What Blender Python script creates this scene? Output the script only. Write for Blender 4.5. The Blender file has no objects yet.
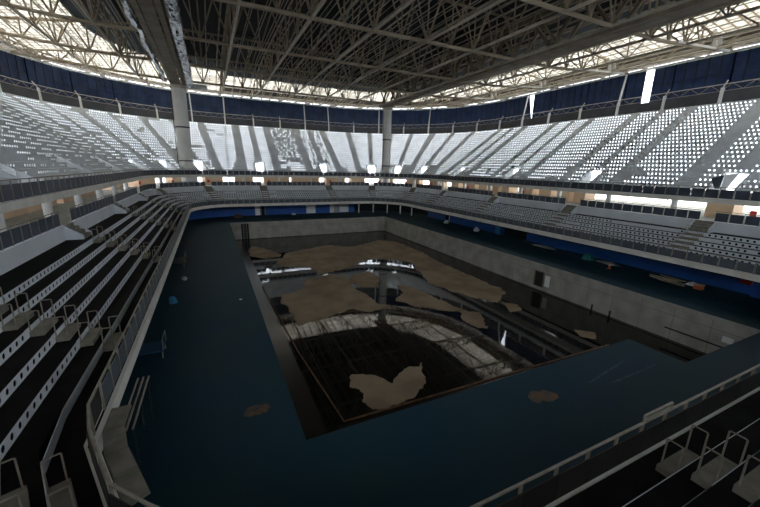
import bpy, math, random
from mathutils import Vector, Matrix, noise
random.seed(7)
R_=math.radians
scene=bpy.context.scene
col=scene.collection
# ------------------------------------------------------------------ camera
cam_d=bpy.data.cameras.new('camera'); cam=bpy.data.objects.new('camera',cam_d); col.objects.link(cam)
cam_d.sensor_width=36; cam_d.lens=16.469; cam_d.clip_end=2000; cam_d.clip_start=.05
yaw,pitch,roll=R_(25.824),R_(13.898),R_(1.362)
CY,SY,CP,SP=math.cos(yaw),math.sin(yaw),math.cos(pitch),math.sin(pitch)
fwd=Vector((SY*CP,CY*CP,-SP)); rt=Vector((CY,-SY,0)); upv=rt.cross(fwd)
r2=rt*math.cos(roll)+upv*math.sin(roll); u2=-rt*math.sin(roll)+upv*math.cos(roll)
cam.matrix_world=Matrix(((r2.x,u2.x,-fwd.x,0),(r2.y,u2.y,-fwd.y,0),(r2.z,u2.z,-fwd.z,10.515),(0,0,0,1)))
scene.camera=cam
# ------------------------------------------------------------------ light
w=bpy.data.worlds.new('sky'); scene.world=w; w.use_nodes=True
bg=w.node_tree.nodes['Background']; bg.inputs[0].default_value=(.82,.90,1,1); bg.inputs[1].default_value=2.8
sun_d=bpy.data.lights.new('sun','SUN'); sun=bpy.data.objects.new('sun',sun_d); col.objects.link(sun)
sun_d.energy=7; sun_d.angle=R_(1.0); sun_d.color=(1,.97,.91)
sun.rotation_euler=Vector((-.35,-.25,-1)).to_track_quat('-Z','Y').to_euler()
scene.view_settings.view_transform='Standard'; scene.view_settings.look='None'
scene.view_settings.exposure=1.15; scene.view_settings.gamma=1; scene.view_settings.use_curve_mapping=False
# ------------------------------------------------------------------ materials
def mat(name,c,rough=.7,metal=0,var=.0,scale=1.5,c2=None,bump=0,bscale=None,spec=.5,trans=0,detail=6,lo=.35,hi=.65):
    m=bpy.data.materials.new(name); m.use_nodes=True; nt=m.node_tree; b=nt.nodes['Principled BSDF']
    b.inputs['Roughness'].default_value=rough; b.inputs['Metallic'].default_value=metal
    b.inputs['Specular IOR Level'].default_value=spec
    b.inputs['Base Color'].default_value=(*c,1)
    if c2 or var:
        tc=nt.nodes.new('ShaderNodeTexCoord'); n=nt.nodes.new('ShaderNodeTexNoise')
        n.inputs['Scale'].default_value=scale; n.inputs['Detail'].default_value=detail
        cr=nt.nodes.new('ShaderNodeValToRGB'); cr.color_ramp.elements[0].position=lo; cr.color_ramp.elements[1].position=hi
        cc=c2 or tuple(x*(1-var) for x in c)
        cr.color_ramp.elements[0].color=(*c,1); cr.color_ramp.elements[1].color=(*cc,1)
        geo=nt.nodes.new('ShaderNodeNewGeometry')
        nt.links.new(geo.outputs['Position'],n.inputs['Vector']); nt.links.new(n.outputs[0],cr.inputs[0]); nt.links.new(cr.outputs[0],b.inputs['Base Color'])
    if bump:
        geo=nt.nodes.new('ShaderNodeNewGeometry'); n2=nt.nodes.new('ShaderNodeTexNoise'); n2.inputs['Scale'].default_value=bscale or scale*4
        bp=nt.nodes.new('ShaderNodeBump'); bp.inputs['Strength'].default_value=bump; bp.inputs['Distance'].default_value=.05
        nt.links.new(geo.outputs['Position'],n2.inputs['Vector']); nt.links.new(n2.outputs[0],bp.inputs['Height']); nt.links.new(bp.outputs[0],b.inputs['Normal'])
    if trans:
        tr=nt.nodes.new('ShaderNodeBsdfTranslucent'); mx=nt.nodes.new('ShaderNodeMixShader'); out=nt.nodes['Material Output']
        tr.inputs[0].default_value=(*c,1); mx.inputs[0].default_value=trans
        nt.links.new(b.outputs[0],mx.inputs[1]); nt.links.new(tr.outputs[0],mx.inputs[2]); nt.links.new(mx.outputs[0],out.inputs[0])
    return m
M={}
M['deck']=mat('blue_deck_paint',(.0022,.030,.050),.7,c2=(.005,.034,.043),scale=.35,bump=.12,bscale=3,spec=.3)
M['concrete']=mat('pool_concrete',(.44,.42,.37),.85,c2=(.31,.29,.25),scale=.7,bump=.3,bscale=5)
M['floor']=mat('pool_floor',(.035,.028,.02),.35,c2=(.06,.045,.03),scale=.4)
M['water']=mat('dark_water',(.008,.007,.005),.03,spec=.38,bump=.03,bscale=1.3)
M['wet']=mat('wet_silt',(.012,.0115,.011),.22,c2=(.024,.02,.016),scale=.5,spec=.6,bump=.05,bscale=2)
M['mud']=mat('dried_mud',(.27,.205,.13),.9,c2=(.17,.12,.072),scale=.45,bump=.5,bscale=3)
M['stain']=mat('deck_stain',(.17,.075,.022),.7,c2=(.02,.04,.045),scale=1.6)
M['roofbrown']=mat('brown_roof_sheet',(.13,.105,.08),.8,c2=(.08,.065,.05),scale=.5)
M['rust']=mat('rusted_kerb',(.20,.11,.05),.8,c2=(.10,.05,.02),scale=3)
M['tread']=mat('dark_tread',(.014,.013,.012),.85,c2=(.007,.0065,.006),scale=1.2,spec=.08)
M['riser']=mat('pale_riser',(.74,.78,.80),.6,c2=(.62,.65,.67),scale=.6)
M['upriser']=mat('grey_riser',(.76,.80,.82),.6,c2=(.64,.67,.69),scale=.5)
M['uptread']=mat('grey_tread',(.72,.74,.74),.8,c2=(.60,.62,.62),scale=.7)
M['wallwhite']=mat('white_wall',(.68,.71,.73),.7,c2=(.58,.61,.63),scale=.5)
M['cream']=mat('cream_fascia',(.80,.77,.69),.6,c2=(.68,.65,.58),scale=.8)
M['rail']=mat('beige_rail',(.31,.28,.225),.5,c2=(.22,.19,.145),scale=4)
M['panel']=mat('slate_panel',(.055,.075,.10),.5,c2=(.035,.05,.07),scale=1)
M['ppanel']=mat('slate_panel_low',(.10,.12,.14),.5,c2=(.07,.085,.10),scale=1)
M['block']=mat('step_concrete',(.26,.24,.19),.85,c2=(.17,.155,.12),scale=2.5)
M['blue']=mat('blue_wall',(.006,.10,.40),.55,c2=(.006,.08,.32),scale=.5)
M['white']=mat('white_paint',(.86,.87,.86),.5)
M['joint']=mat('shutter_joint',(.27,.25,.22),.9)
M['roofmid']=mat('half_glow_roof_sheet',(.16,.19,.22),.7,c2=(.08,.10,.12),scale=.3,trans=.10)  # blue-grey tone painted as the falloff between glowing band and dark roof
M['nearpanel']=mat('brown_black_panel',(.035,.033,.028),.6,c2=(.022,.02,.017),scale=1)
M['scrim']=mat('white_fabric',(.90,.92,.95),.8,c2=(.78,.80,.86),scale=.5,trans=.73)  # for the added screens behind the upper tier
M['black']=mat('black_void',(.008,.008,.009),.8)  # flat black stands for unlit depth in openings; also colours pipe and stubs
M['dark']=mat('dark_parapet',(.09,.095,.105),.7,c2=(.065,.07,.078),scale=.5)
M['tan']=mat('tan_wall',(.74,.52,.33),.7,c2=(.66,.45,.28),scale=.6)
M['column']=mat('column_concrete',(.88,.87,.83),.6,c2=(.78,.77,.73),scale=.7)
M['steel']=mat('beige_steel',(.48,.41,.31),.55,c2=(.36,.295,.21),scale=.8)
M['steelw']=mat('pale_steel',(.68,.64,.55),.5,c2=(.55,.50,.41),scale=.8)
M['mega']=mat('brown_steel',(.30,.245,.18),.6,c2=(.20,.16,.115),scale=.7)
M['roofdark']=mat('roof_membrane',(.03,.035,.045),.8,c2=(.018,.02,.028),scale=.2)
M['roofglow']=mat('added_glow_roof_sheet',(.80,.76,.68),.6,c2=(.66,.61,.52),scale=.4,trans=.5)  # translucence added so this band glows and lights the upper stands
M['facade']=mat('blue_facade',(.048,.082,.150),.35,c2=(.012,.022,.045),scale=.6,trans=.38)
M['mull']=mat('dark_mullion',(.02,.022,.03),.5)
M['ground']=mat('outside_ground',(.5,.48,.44),.9)
M['red']=mat('red_sign',(.60,.03,.02),.5)
M['wood']=mat('plank_wood',(.60,.50,.33),.7,c2=(.42,.33,.20),scale=3)
M['foil']=mat('foil',(.75,.80,.88),.22,metal=1,bump=1,bscale=2.5)
M['deckblue']=mat('navy_bench',(.008,.05,.11),.6)
M['scuff']=mat('pale_scuff',(.05,.09,.12),.8,c2=(.01,.04,.06),scale=3)
M['teal']=mat('teal_cloth',(.02,.16,.15),.8)
M['lblue']=mat('light_blue_panel',(.02,.22,.42),.5)
M['orange']=mat('orange_plastic',(.42,.08,.015),.5)
M['silver']=mat('dull_metal',(.40,.40,.40),.4,metal=.7)
nt=M['roofglow'].node_tree; geo=nt.nodes.new('ShaderNodeNewGeometry'); br=nt.nodes.new('ShaderNodeTexBrick'); br.offset=.5
br.inputs['Scale'].default_value=1; br.inputs['Brick Width'].default_value=3.4; br.inputs['Row Height'].default_value=1.15; br.inputs['Mortar Size'].default_value=.09
br.inputs['Color1'].default_value=(.82,.80,.75,1); br.inputs['Color2'].default_value=(.58,.56,.52,1); br.inputs['Mortar'].default_value=(.24,.19,.13,1)
nt.links.new(geo.outputs['Position'],br.inputs['Vector'])
for n_ in list(nt.nodes):
    if n_.type in ('BSDF_PRINCIPLED',): nt.links.new(br.outputs[0],n_.inputs['Base Color'])
    if n_.type=='BSDF_TRANSLUCENT': nt.links.new(br.outputs[0],n_.inputs[0])
# ------------------------------------------------------------------ mesh helpers
class MB:
    def __init__(s): s.v=[]; s.f=[]
    def quad(s,a,b,c,d):
        n=len(s.v); s.v+= [tuple(a),tuple(b),tuple(c),tuple(d)]; s.f.append((n,n+1,n+2,n+3)); return s
    def hexa(s,p):   # 8 points: bottom 4, top 4
        n=len(s.v); s.v+=[tuple(q) for q in p]
        for f in ((3,2,1,0),(4,5,6,7),(0,1,5,4),(1,2,6,5),(2,3,7,6),(3,0,4,7)): s.f.append(tuple(n+i for i in f))
        return s
    def box(s,x0,x1,y0,y1,z0,z1):
        return s.hexa([(x0,y0,z0),(x1,y0,z0),(x1,y1,z0),(x0,y1,z0),(x0,y0,z1),(x1,y0,z1),(x1,y1,z1),(x0,y1,z1)])
    def bar(s,a,b,r,n=6,r2=None):
        a=Vector(a); b=Vector(b); d=(b-a)
        if d.length<1e-6: return s
        d.normalize(); t=Vector((0,0,1)) if abs(d.z)<.95 else Vector((1,0,0))
        u=d.cross(t).normalized(); v=d.cross(u); rb=r if r2 is None else r2; k=len(s.v)
        for q,rr in ((a,r),(b,rb)):
            for i in range(n):
                an=2*math.pi*(i+.5)/n; s.v.append(tuple(q+u*(rr*math.cos(an))+v*(rr*math.sin(an))))
        for i in range(n): s.f.append((k+i,k+(i+1)%n,k+n+(i+1)%n,k+n+i))
        s.f.append(tuple(k+i for i in reversed(range(n)))); s.f.append(tuple(k+n+i for i in range(n)))
        return s
    def beam(s,a,b,w,h):   # rectangular section, h vertical
        a=Vector(a); b=Vector(b); d=(b-a).normalized(); t=Vector((0,0,1)) if abs(d.z)<.95 else Vector((1,0,0))
        u=d.cross(t).normalized()*w/2; v=u.cross(d).normalized()*h/2
        return s.hexa([a-u-v,a+u-v,a+u+v,a-u+v,b-u-v,b+u-v,b+u+v,b-u+v])
    def path(s,pts,r,n=6):
        for a,b in zip(pts,pts[1:]): s.bar(a,b,r,n)
        return s
    def build(s,name,m,parent=None):
        me=bpy.data.meshes.new(name); me.from_pydata(s.v,[],s.f); me.update(); me.materials.append(m)
        o=bpy.data.objects.new(name,me); col.objects.link(o)
        if parent is not None:
            o.parent=parent; o.matrix_parent_inverse=Matrix.Translation(-parent.location) if False else Matrix.Identity(4)
            off=parent.get('_off')
            if parent.location.length>0 and s.abs_: 
                for vv in me.vertices: vv.co-=parent.location
        return o
    abs_=True
def tag(o,label=None,cat=None,group=None,kind=None):
    if label: o['label']=label
    if cat: o['category']=cat
    if group: o['group']=group
    if kind: o['kind']=kind
    return o
def thing(name,label,cat,loc=(0,0,0),group=None):
    o=bpy.data.objects.new(name,None); o.empty_display_size=.2; o.location=loc; col.objects.link(o); return tag(o,label,cat,group)
def struct(name,mb,m): return tag(mb.build(name,m),kind='structure')
def solo(name,mb,m,label,cat,group=None): return tag(mb.build(name,m),label,cat,group)
def copy_tree(src,loc,rz,label=None,scale=None):
    r=src.copy(); col.objects.link(r); r.location=loc; r.rotation_euler=(0,0,rz)
    if label: r['label']=label
    for ch in list(src.children):
        c=ch.copy(); col.objects.link(c); c.parent=r
    return r
# ------------------------------------------------------------------ bowl geometry: rounded rectangle pushed outwards by o
XL,XR,YN,YF,R0=-3.565,38.57,4.2,73.8,8.0
class Seg:
    def __init__(s,name,kind,u0,u1,fn): s.name,s.kind,s.u0,s.u1,s.fn=name,kind,u0,u1,fn
    def P(s,u,o,z=0):
        x,y=s.fn(u,o); return Vector((x,y,z))
    def L(s,o): return abs(s.u1-s.u0)*(1 if s.kind=='s' else (R0+o))
    def N(s,u):
        if s.name=='near_left_corner':
            n=min(FN,key=lambda f:abs(f-(90*D-u))); return Vector((-math.cos(n),-math.sin(n),0))
        a=s.P(u,0); b=s.P(u,1); return (b-a)
    def T(s,u):
        n=s.N(u); return Vector((-n.y,n.x,0))
D=math.pi/180
def corner(cx,cy,a0):   # angle measured from a0 going clockwise in plan (left->far->right->near)
    return lambda u,o:(cx+(R0+o)*math.cos(a0-u),cy+(R0+o)*math.sin(a0-u))
D=math.pi/180
FN=[0,22*D,46*D,68*D,90*D]
def polycorner(cx,cy):
    def fn(u,o):
        phi=90*D-u; n=min(FN,key=lambda f:abs(f-phi)); r=(R0+o)/math.cos(phi-n)
        return (cx-r*math.cos(phi),cy-r*math.sin(phi))
    return fn
SL=Seg('left','s',YN+R0,YF-R0,lambda u,o:(XL-o,u))
SFL=Seg('far_left_corner','c',0,90*D,corner(XL+R0,YF-R0,math.pi))
SF=Seg('far','s',XL+R0,XR-R0,lambda u,o:(u,YF+o))
SFR=Seg('far_right_corner','c',0,90*D,corner(XR-R0,YF-R0,math.pi/2))
SR=Seg('right','s',-(YF-R0),-(YN+R0),lambda u,o:(XR+o,-u))
SNR=Seg('near_right_corner','c',0,90*D,corner(XR-R0,YN+R0,0))
SN=Seg('near','s',-(XR-R0),-(XL+R0),lambda u,o:(-u,YN-o))
SNL=Seg('near_left_corner','c',0,90*D,polycorner(XL+R0,YN+R0))
SEGS=[SL,SFL,SF,SFR,SR,SNR,SN,SNL]
WORDS={'left':'left side','far_left_corner':'far left corner','far':'far side','far_right_corner':'far right corner','right':'right side','near_right_corner':'near right corner','near':'near side','near_left_corner':'near left corner'}
VS={'left':[17.2,31.9,46.5,61.2],'far':[10.2,24.8],'right':[-61.2,-46.5,-31.9,-17.2],'near':[-24.8,-10.2],
    'far_left_corner':[25*D,47*D,69*D],'far_right_corner':[21*D,43*D,65*D],'near_right_corner':[21*D,43*D,65*D],'near_left_corner':[25*D,47*D,69*D]}
LA={'left':[17.2,31.9,46.5,61.2],'far':[10.2,24.8],'right':[-61.2,-46.5,-31.9,-17.2],'near':[-25.3,-10.75],
    'far_left_corner':[25*D,69*D],'far_right_corner':[21*D,65*D],'near_right_corner':[45*D],'near_left_corner':[66*D]}
def sub(seg,step,o):
    n=max(1,round(seg.L(o)/step)) if seg.kind=='s' else max(12,round(seg.L(o)/step))
    us=[seg.u0+(seg.u1-seg.u0)*i/n for i in range(n+1)]
    if seg is SNL: us=sorted(us+[90*D-(a+b)/2 for a,b in zip(FN,FN[1:])])
    return us
def sweep(seg,prof,us=None,step=6):
    """closed profile (o,z) swept along the segment"""
    mb=MB(); us=us or sub(seg,step,prof[0][0]); n=len(prof)
    for i,u in enumerate(us):
        for o,z in prof: mb.v.append(tuple(seg.P(u,o,z)))
    for i in range(len(us)-1):
        for j in range(n):
            a=i*n+j; b=i*n+(j+1)%n; mb.f.append((a,b,b+n,a+n))
    mb.f.append(tuple(range(n))); k=(len(us)-1)*n; mb.f.append(tuple(k+j for j in reversed(range(n))))
    return mb
def rect(o0,o1,z0,z1): return [(o0,z0),(o1,z0),(o1,z1),(o0,z1)]
def riser(seg,o,z0,z1,pitch,hw,hh,state,lip=.05):
    """perforated panel; state(u)-> 0 gap,1 solid,2 hole"""
    n=max(1,round(seg.L(o)/pitch)); du=(seg.u1-seg.u0)/n; zc=(z0+z1)/2
    out=[MB()]; V=out[-1].v; F=out[-1].f
    oct_=[(-1,-1),(0,-1),(1,-1),(1,0),(1,1),(0,1),(-1,1),(-1,0)]
    run=None
    def flush(a,b):
        V,F=out[-1].v,out[-1].f
        # solid strip between cells a..b
        k=len(V)
        steps=max(1,round((b-a)*pitch/2.5))
        for i in range(steps+1):
            u=seg.u0+du*(a+(b-a)*i/steps); V.append(tuple(seg.P(u,o,z0))); V.append(tuple(seg.P(u,o,z1))); V.append(tuple(seg.P(u,o+lip,z1)))
        for i in range(steps):
            q=k+3*i; F.append((q,q+1,q+4,q+3)); F.append((q+1,q+2,q+5,q+4))
    for i in range(n):
        st=state(seg.u0+du*(i+.5),i)
        if st==1:
            if run is None: run=i
            continue
        if run is not None: flush(run,i); run=None
        if st==0 and V: out.append(MB()); V=out[-1].v; F=out[-1].f
        if st==2:
            u0=seg.u0+du*i; um=u0+du/2; k=len(V); hu=abs(du)/pitch*hw*(pitch*n/seg.L(o))
            for a,b in oct_: V.append(tuple(seg.P(um+a*du/2,o,zc+b*(z1-z0)/2)))
            for dpt in (0,lip):
                for a,b in oct_:
                    c=.72 if a and b else 1
                    V.append(tuple(seg.P(um+a*c*hw*du/pitch,o+dpt,zc+b*c*hh)))
            for j in range(8):
                j2=(j+1)%8; F.append((k+j,k+j2,k+8+j2,k+8+j)); F.append((k+8+j,k+8+j2,k+16+j2,k+16+j))
    if run is not None: flush(run,n)
    return [m for m in out if m.v]
def tread(seg,o0,o1,z,th,gap):
    out=[]; n=max(1,round(seg.L(o0)/.9)); n=max(n,(72 if seg is SNL else 12) if seg.kind=='c' else 1); du=(seg.u1-seg.u0)/n; run=[]
    def flush(us):
        mb=MB(); out.append(mb); k=len(mb.v); pr=rect(o0,o1,z-th,z)
        for u in us:
            for o,zz in pr: mb.v.append(tuple(seg.P(u,o,zz)))
        for i in range(len(us)-1):
            for j in range(4):
                a=k+i*4+j; b=k+i*4+(j+1)%4; mb.f.append((a,b,b+4,a+4))
        mb.f.append((k,k+1,k+2,k+3)); e=k+(len(us)-1)*4; mb.f.append((e+3,e+2,e+1,e))
    cur=[]
    for i in range(n):
        if gap(seg.u0+du*(i+.5)):
            if len(cur)>1: flush(cur)
            cur=[]
        else:
            if not cur: cur=[seg.u0+du*i]
            cur.append(seg.u0+du*(i+1))
    if len(cur)>1: flush(cur)
    return out
# ------------------------------------------------------------------ pool, deck
X0,Y0,X1,Y1,XB,YB,DP=2.569,11.588,34.17,68.71,23.875,8.504,3.22
dk=MB(); a0,a1,b0,b1=-14,50,-4,88
for (x0,x1,y0,y1) in ((a0,X0,b0,b1),(X1,a1,b0,b1),(X0,X1,Y1,b1),(X0,XB,b0,Y0),(XB,X1,b0,YB)): dk.box(x0,x1,y0,y1,-.25,0)
struct('floor',dk,M['deck'])
pf=MB(); pf.box(X0-.3,X1+.3,YB-.3,Y1+.3,-DP-.3,-DP); struct('floor',pf,M['floor'])
def cwall(name,x0,x1,y0,y1): struct(name,MB().box(x0,x1,y0,y1,-DP,-.25),M['concrete'])
cwall('wall_far',X0-.3,X1+.3,Y1,Y1+.3); cwall('wall_right',X1,X1+.3,YB-.3,Y1); cwall('wall_left',X0-.3,X0,Y0-.3,Y1)
cwall('wall_near',X0-.3,XB,Y0-.3,Y0); cwall('wall_near',XB,X1,YB-.3,YB); cwall('wall_near',XB-.3,XB,YB-.3,Y0-.3)
# pale coping band and shuttering joints on the far and right pool walls
tr=MB().box(X0,X1,Y1-.03,Y1,-.25,0).box(X1-.03,X1,YB,Y1-.03,-.25,0); struct('trim_1',tr,M['concrete'])
j=MB()
for i in range(1,24): y=Y1-i*2.5; j.box(X1-.012,X1,y-.03,y+.03,-DP+.02,-.3)
for i in range(1,13): x=X0+i*2.5; j.box(x-.03,x+.03,Y1-.012,Y1,-DP+.02,-.3)
j.box(X1-.014,X1,YB,Y1,-1.02,-.96).box(X0,X1,Y1-.014,Y1,-1.02,-.96)
struct('trim_2',j,M['joint'])
ft=MB().box(X1-.5,X1,YB,Y1-.5,-DP,-DP+.10).box(X0,X1,Y1-.5,Y1,-DP,-DP+.10)
struct('trim_3',ft,M['wet'])
wat=MB(); wat.box(X0,XB,Y0,Y1-.5,-DP,-DP+.05); wat.box(XB,X1-.5,YB,Y1-.5,-DP,-DP+.05)
tag(wat.build('standing_water',M['water']),'dark still water lying over the empty pool floor','water',kind='stuff')
WZ=-DP+.05
# unprojection used only to read the plan outlines of patches off the photograph
def plan(px,py,z):
    d=fwd*1.0+r2*((px-380)/347.687)-u2*((py-253.5)/347.687); t=(z-10.515)/d.z; return (d.x*t,d.y*t)
def patch(pts,z0,th,amp=.35,seed=0):
    """rough-edged slab from a plan polygon"""
    out=[]; n=len(pts)
    for i in range(n):
        a=Vector(pts[i]); b=Vector(pts[(i+1)%n]); m=max(2,int((b-a).length/.14))
        for k in range(m):
            q=a.lerp(b,k/m); nn=noise.noise(Vector((q.x*.8+seed,q.y*.8,3)))+.55*noise.noise(Vector((q.x*2.3,q.y*2.3,seed)))+.4*noise.noise(Vector((q.x*6,q.y*6,seed+4)))
            nm=(b-a).normalized(); q=q+Vector((-nm.y,nm.x))*nn*amp; out.append(q)
    import bmesh
    bm=bmesh.new(); vs=[bm.verts.new((q.x,q.y,z0)) for q in out]
    f=bm.faces.new(vs); r=bmesh.ops.triangulate(bm,faces=[f]); fs=list(bm.faces)
    e=bmesh.ops.extrude_face_region(bm,geom=fs)
    for v in e['geom']:
        if isinstance(v,bmesh.types.BMVert): v.co.z+=th
    bmesh.ops.recalc_face_normals(bm,faces=bm.faces)
    me=bpy.data.meshes.new('mud_patch'); bm.to_mesh(me); bm.free(); return me
def patch_obj(name,pix,z,th,m,label,cat,amp=.35,group=None,seed=0):
    me=patch([plan(x,y,z) for x,y in pix],z,th,amp,seed); me.name=name; me.materials.append(m)
    o=bpy.data.objects.new(name,me); col.objects.link(o); return tag(o,label,cat,group)
c3=lambda L:[(230+x/3.619,230+y/3.619) for x,y in L]
c4=lambda L:[(400+x/3.619,230+y/3.619) for x,y in L]
c5=lambda L:[(320+x/3.8,340+y/3.8) for x,y in L]
mudz=WZ
c6=lambda L:[(220+x/1.8095,220+y/1.8095) for x,y in L]
patch_obj('mud_patch',c3([(78,58),(130,68),(187,88),(180,98),(130,104),(80,98),(66,80)]),mudz,.04,M['mud'],'small tan mud patch by the far left pool corner','mud patch',.3,'dried mud on the pool floor',1)
patch_obj('mud_patch',c6([(104,78),(120,60),(190,46),(240,49),(290,36),(320,40),(365,58),(400,78),(470,108),(518,130),(500,150),(440,136),(380,116),(362,96),(345,76),(300,70),(262,72),(240,84),(200,95),(180,99),(165,86),(110,84)]),mudz,.04,M['mud'],'largest brown mud sheet running along the far and right of the pool floor','mud patch',.4,'dried mud on the pool floor',2)
patch_obj('mud_patch',c6([(106,138),(150,126),(154,108),(200,99),(232,104),(238,122),(290,152),(318,160),(262,166),(240,160),(200,174),(142,192),(126,165)]),mudz,.04,M['mud'],'broad tan mud sheet in the middle left of the pool floor','mud patch',.3,'dried mud on the pool floor',3)
patch_obj('mud_patch',c3([(445,165),(500,150),(545,175),(535,203),(480,208),(440,190)]),mudz,.04,M['mud'],'roundish mud patch with frayed edge between the two largest mud sheets','mud patch',.35,'dried mud on the pool floor',4)
patch_obj('mud_patch',c6([(322,118),(350,122),(400,146),(448,166),(400,164),(345,154),(318,146),(330,130)]),mudz,.04,M['mud'],'long narrow mud tongue right of the reflected column','mud patch',.3,'dried mud on the pool floor',5)
patch_obj('mud_patch',c4([(215,290),(290,300),(300,330),(320,355),(280,355),(230,325)]),mudz,.04,M['mud'],'mud island left of the small bright glints in the water','mud patch',.3,'dried mud on the pool floor',6)
patch_obj('mud_patch',c4([(375,265),(430,270),(440,290),(400,298)]),mudz,.04,M['mud'],'little mud spot at the head of the row of bright glints','mud patch',.2,'dried mud on the pool floor',7)
patch_obj('mud_patch',c4([(630,362),(710,372),(710,395),(650,385)]),mudz,.04,M['mud'],'small mud spot near the right pool wall and the deck corner','mud patch',.2,'dried mud on the pool floor',8)
patch_obj('mud_patch',c5([(120,135),(160,130),(240,145),(270,165),(300,125),(340,100),(375,105),(385,85),(390,110),(400,165),(385,185),(350,225),(240,265),(200,265),(160,235),(165,205),(150,190),(110,180)]),mudz,.04,M['mud'],'two-lobed tan mud patch nearest the camera beside the rusty kerb','mud patch',.22,'dried mud on the pool floor',9)
# wet silt band outside the kerb on the left and near side
solo('silt_bed',MB().box(X0,4.5,Y0,66,WZ,WZ+.02).box(4.5,26.2,Y0,15.3,WZ,WZ+.02),M['wet'],'wet grey silt strip between the left pool edge and the rusty kerb','silt')
k=MB().beam((5.55,15.5,WZ+.06),(4.9,24,WZ+.06),.06,.10).beam((4.9,24,WZ+.06),(4.4,40,WZ+.06),.06,.10).beam((5.55,15.5,WZ+.06),(28.3,15.1,WZ+.06),.06,.10)
solo('kerb',k,M['rust'],'thin rusty raised kerb line framing the flooded pool floor','kerb')
# openings in the pool walls
d=thing('doorway','dark doorway opening low in the right pool wall','doorway',(X1,27.2,-DP))
MB().box(X1-.03,X1-.01,26.62,27.78,-2.75,-.95).build('opening',M['black'],d)
MB().box(X1-.10,X1,27.78,27.9,-2.75,-.9).box(X1-.10,X1,26.5,26.62,-2.75,-.9).box(X1-.10,X1,26.62,27.78,-.95,-.85).build('frame',M['mud'],d)
solo('notice_board',MB().box(X1-.06,X1,25.75,26.35,-2.5,-1.2),M['white'],'white rectangular notice beside the dark doorway in the pool wall','notice')
solo('notice_board',MB().box(X1-.06,X1,9.8,10.45,-1.75,-1.3),M['white'],'white notice on the right pool wall close to the near end','notice')
d=thing('ladder_recess','tall black recess with a small light top in the far pool wall','recess',(4.9,Y1,-DP))
MB().box(4.45,5.75,Y1-.05,Y1-.01,-DP,-.25).build('opening',M['black'],d)
lad=MB()
for xx in (4.8,5.4): lad.bar((xx,Y1-.10,-DP),(xx,Y1-.10,.0),.03)
for i in range(8): lad.bar((4.8,Y1-.10,-DP+.3+.35*i),(5.4,Y1-.10,-DP+.3+.35*i),.02)
lad.build('ladder',M['silver'],d)
solo('pipe',MB().bar((X1-.12,14.1,-2.17),(X1-.12,10.2,-2.17),.06),M['black'],'long dark pipe fixed low along the right pool wall','pipe')
for i,(x,y) in enumerate([(583,268),(640,287),(672,296)][:0]): pass
for yy,lb in ((20.5,'short dark stub on the right pool wall left of the long pipe'),(18.7,'short dark stub on the right pool wall just before the start of the long pipe')):
    solo('wall_stub',MB().box(X1-.12,X1,yy-.06,yy+.06,-DP,-2.55),M['black'],lb,'stub')
# ------------------------------------------------------------------ lower stand
Z0=2.87; RISE=.365; RUN=.70; O1=1.0
ZB=6.09
def near(u,lst,hw_m,seg,o):
    sc=1 if seg.kind=='s' else (R0+o)
    return any(abs(u-v)*sc<hw_m for v in lst)
for seg in SEGS:
    w_=WORDS[seg.name]; full=True
    t=thing('seating_terrace','lower terrace of dark treads and pale perforated risers, '+w_,'seating terrace',tuple(seg.P((seg.u0+seg.u1)/2,0,2.47)),'lower tier terraces')
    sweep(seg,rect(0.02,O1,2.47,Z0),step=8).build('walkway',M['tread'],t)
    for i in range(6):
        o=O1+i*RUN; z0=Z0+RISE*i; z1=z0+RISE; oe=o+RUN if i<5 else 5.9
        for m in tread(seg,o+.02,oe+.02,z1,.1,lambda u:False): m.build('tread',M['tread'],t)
        def st(u,k,i=i,seg=seg,o=o):
            if i==0: return 1
            if near(u,LA[seg.name],.95,seg,o): return 1
            h=noise.noise(Vector((u*(1 if seg.kind=='s' else 10)*.22,i*5.3,SEGS.index(seg)*7.)))
            return 1 if h>.38 else 2
        for m in riser(seg,o,z0,z1,.45,.105,.11,st,.02): m.build('riser_panel',M['riser'],t)
    sweep(seg,rect(.10,.17,Z0,Z0+.07),step=8).build('kerb',M['cream'],t)
    sweep(seg,rect(-.12,.02,2.42,2.90),step=8).build('fascia',M['cream'],t)
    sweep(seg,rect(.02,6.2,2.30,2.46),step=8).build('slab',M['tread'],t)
# back walls of the lower stand, with a gap at every aisle
def gapsweep(seg,prof,gaps,hw):
    o=prof[0][0]; sc=1 if seg.kind=='s' else (R0+o); us=[seg.u0]
    mb=MB()
    edges=[]; s=seg.u0
    for g in sorted(gaps):
        edges.append((s,g-hw/sc)); s=g+hw/sc
    edges.append((s,seg.u1))
    for a,b in edges:
        n=max(1,round((b-a)*sc/(6 if seg.kind=='s' else 1.2))); q=sweep(seg,prof,[a+(b-a)*i/n for i in range(n+1)])
        k=len(mb.v); mb.v+=q.v; mb.f+=[tuple(i+k for i in f) for f in q.f]
    return mb
for seg in SEGS:
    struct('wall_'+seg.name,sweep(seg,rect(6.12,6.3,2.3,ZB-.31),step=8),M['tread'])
    struct('wall_'+seg.name,gapsweep(seg,rect(5.9,6.1,5.02,ZB),LA[seg.name],.8),M['wallwhite'])
    struct('floor',sweep(seg,rect(6.1,24,ZB-.3,ZB-.01),step=8),M['block'])
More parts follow.
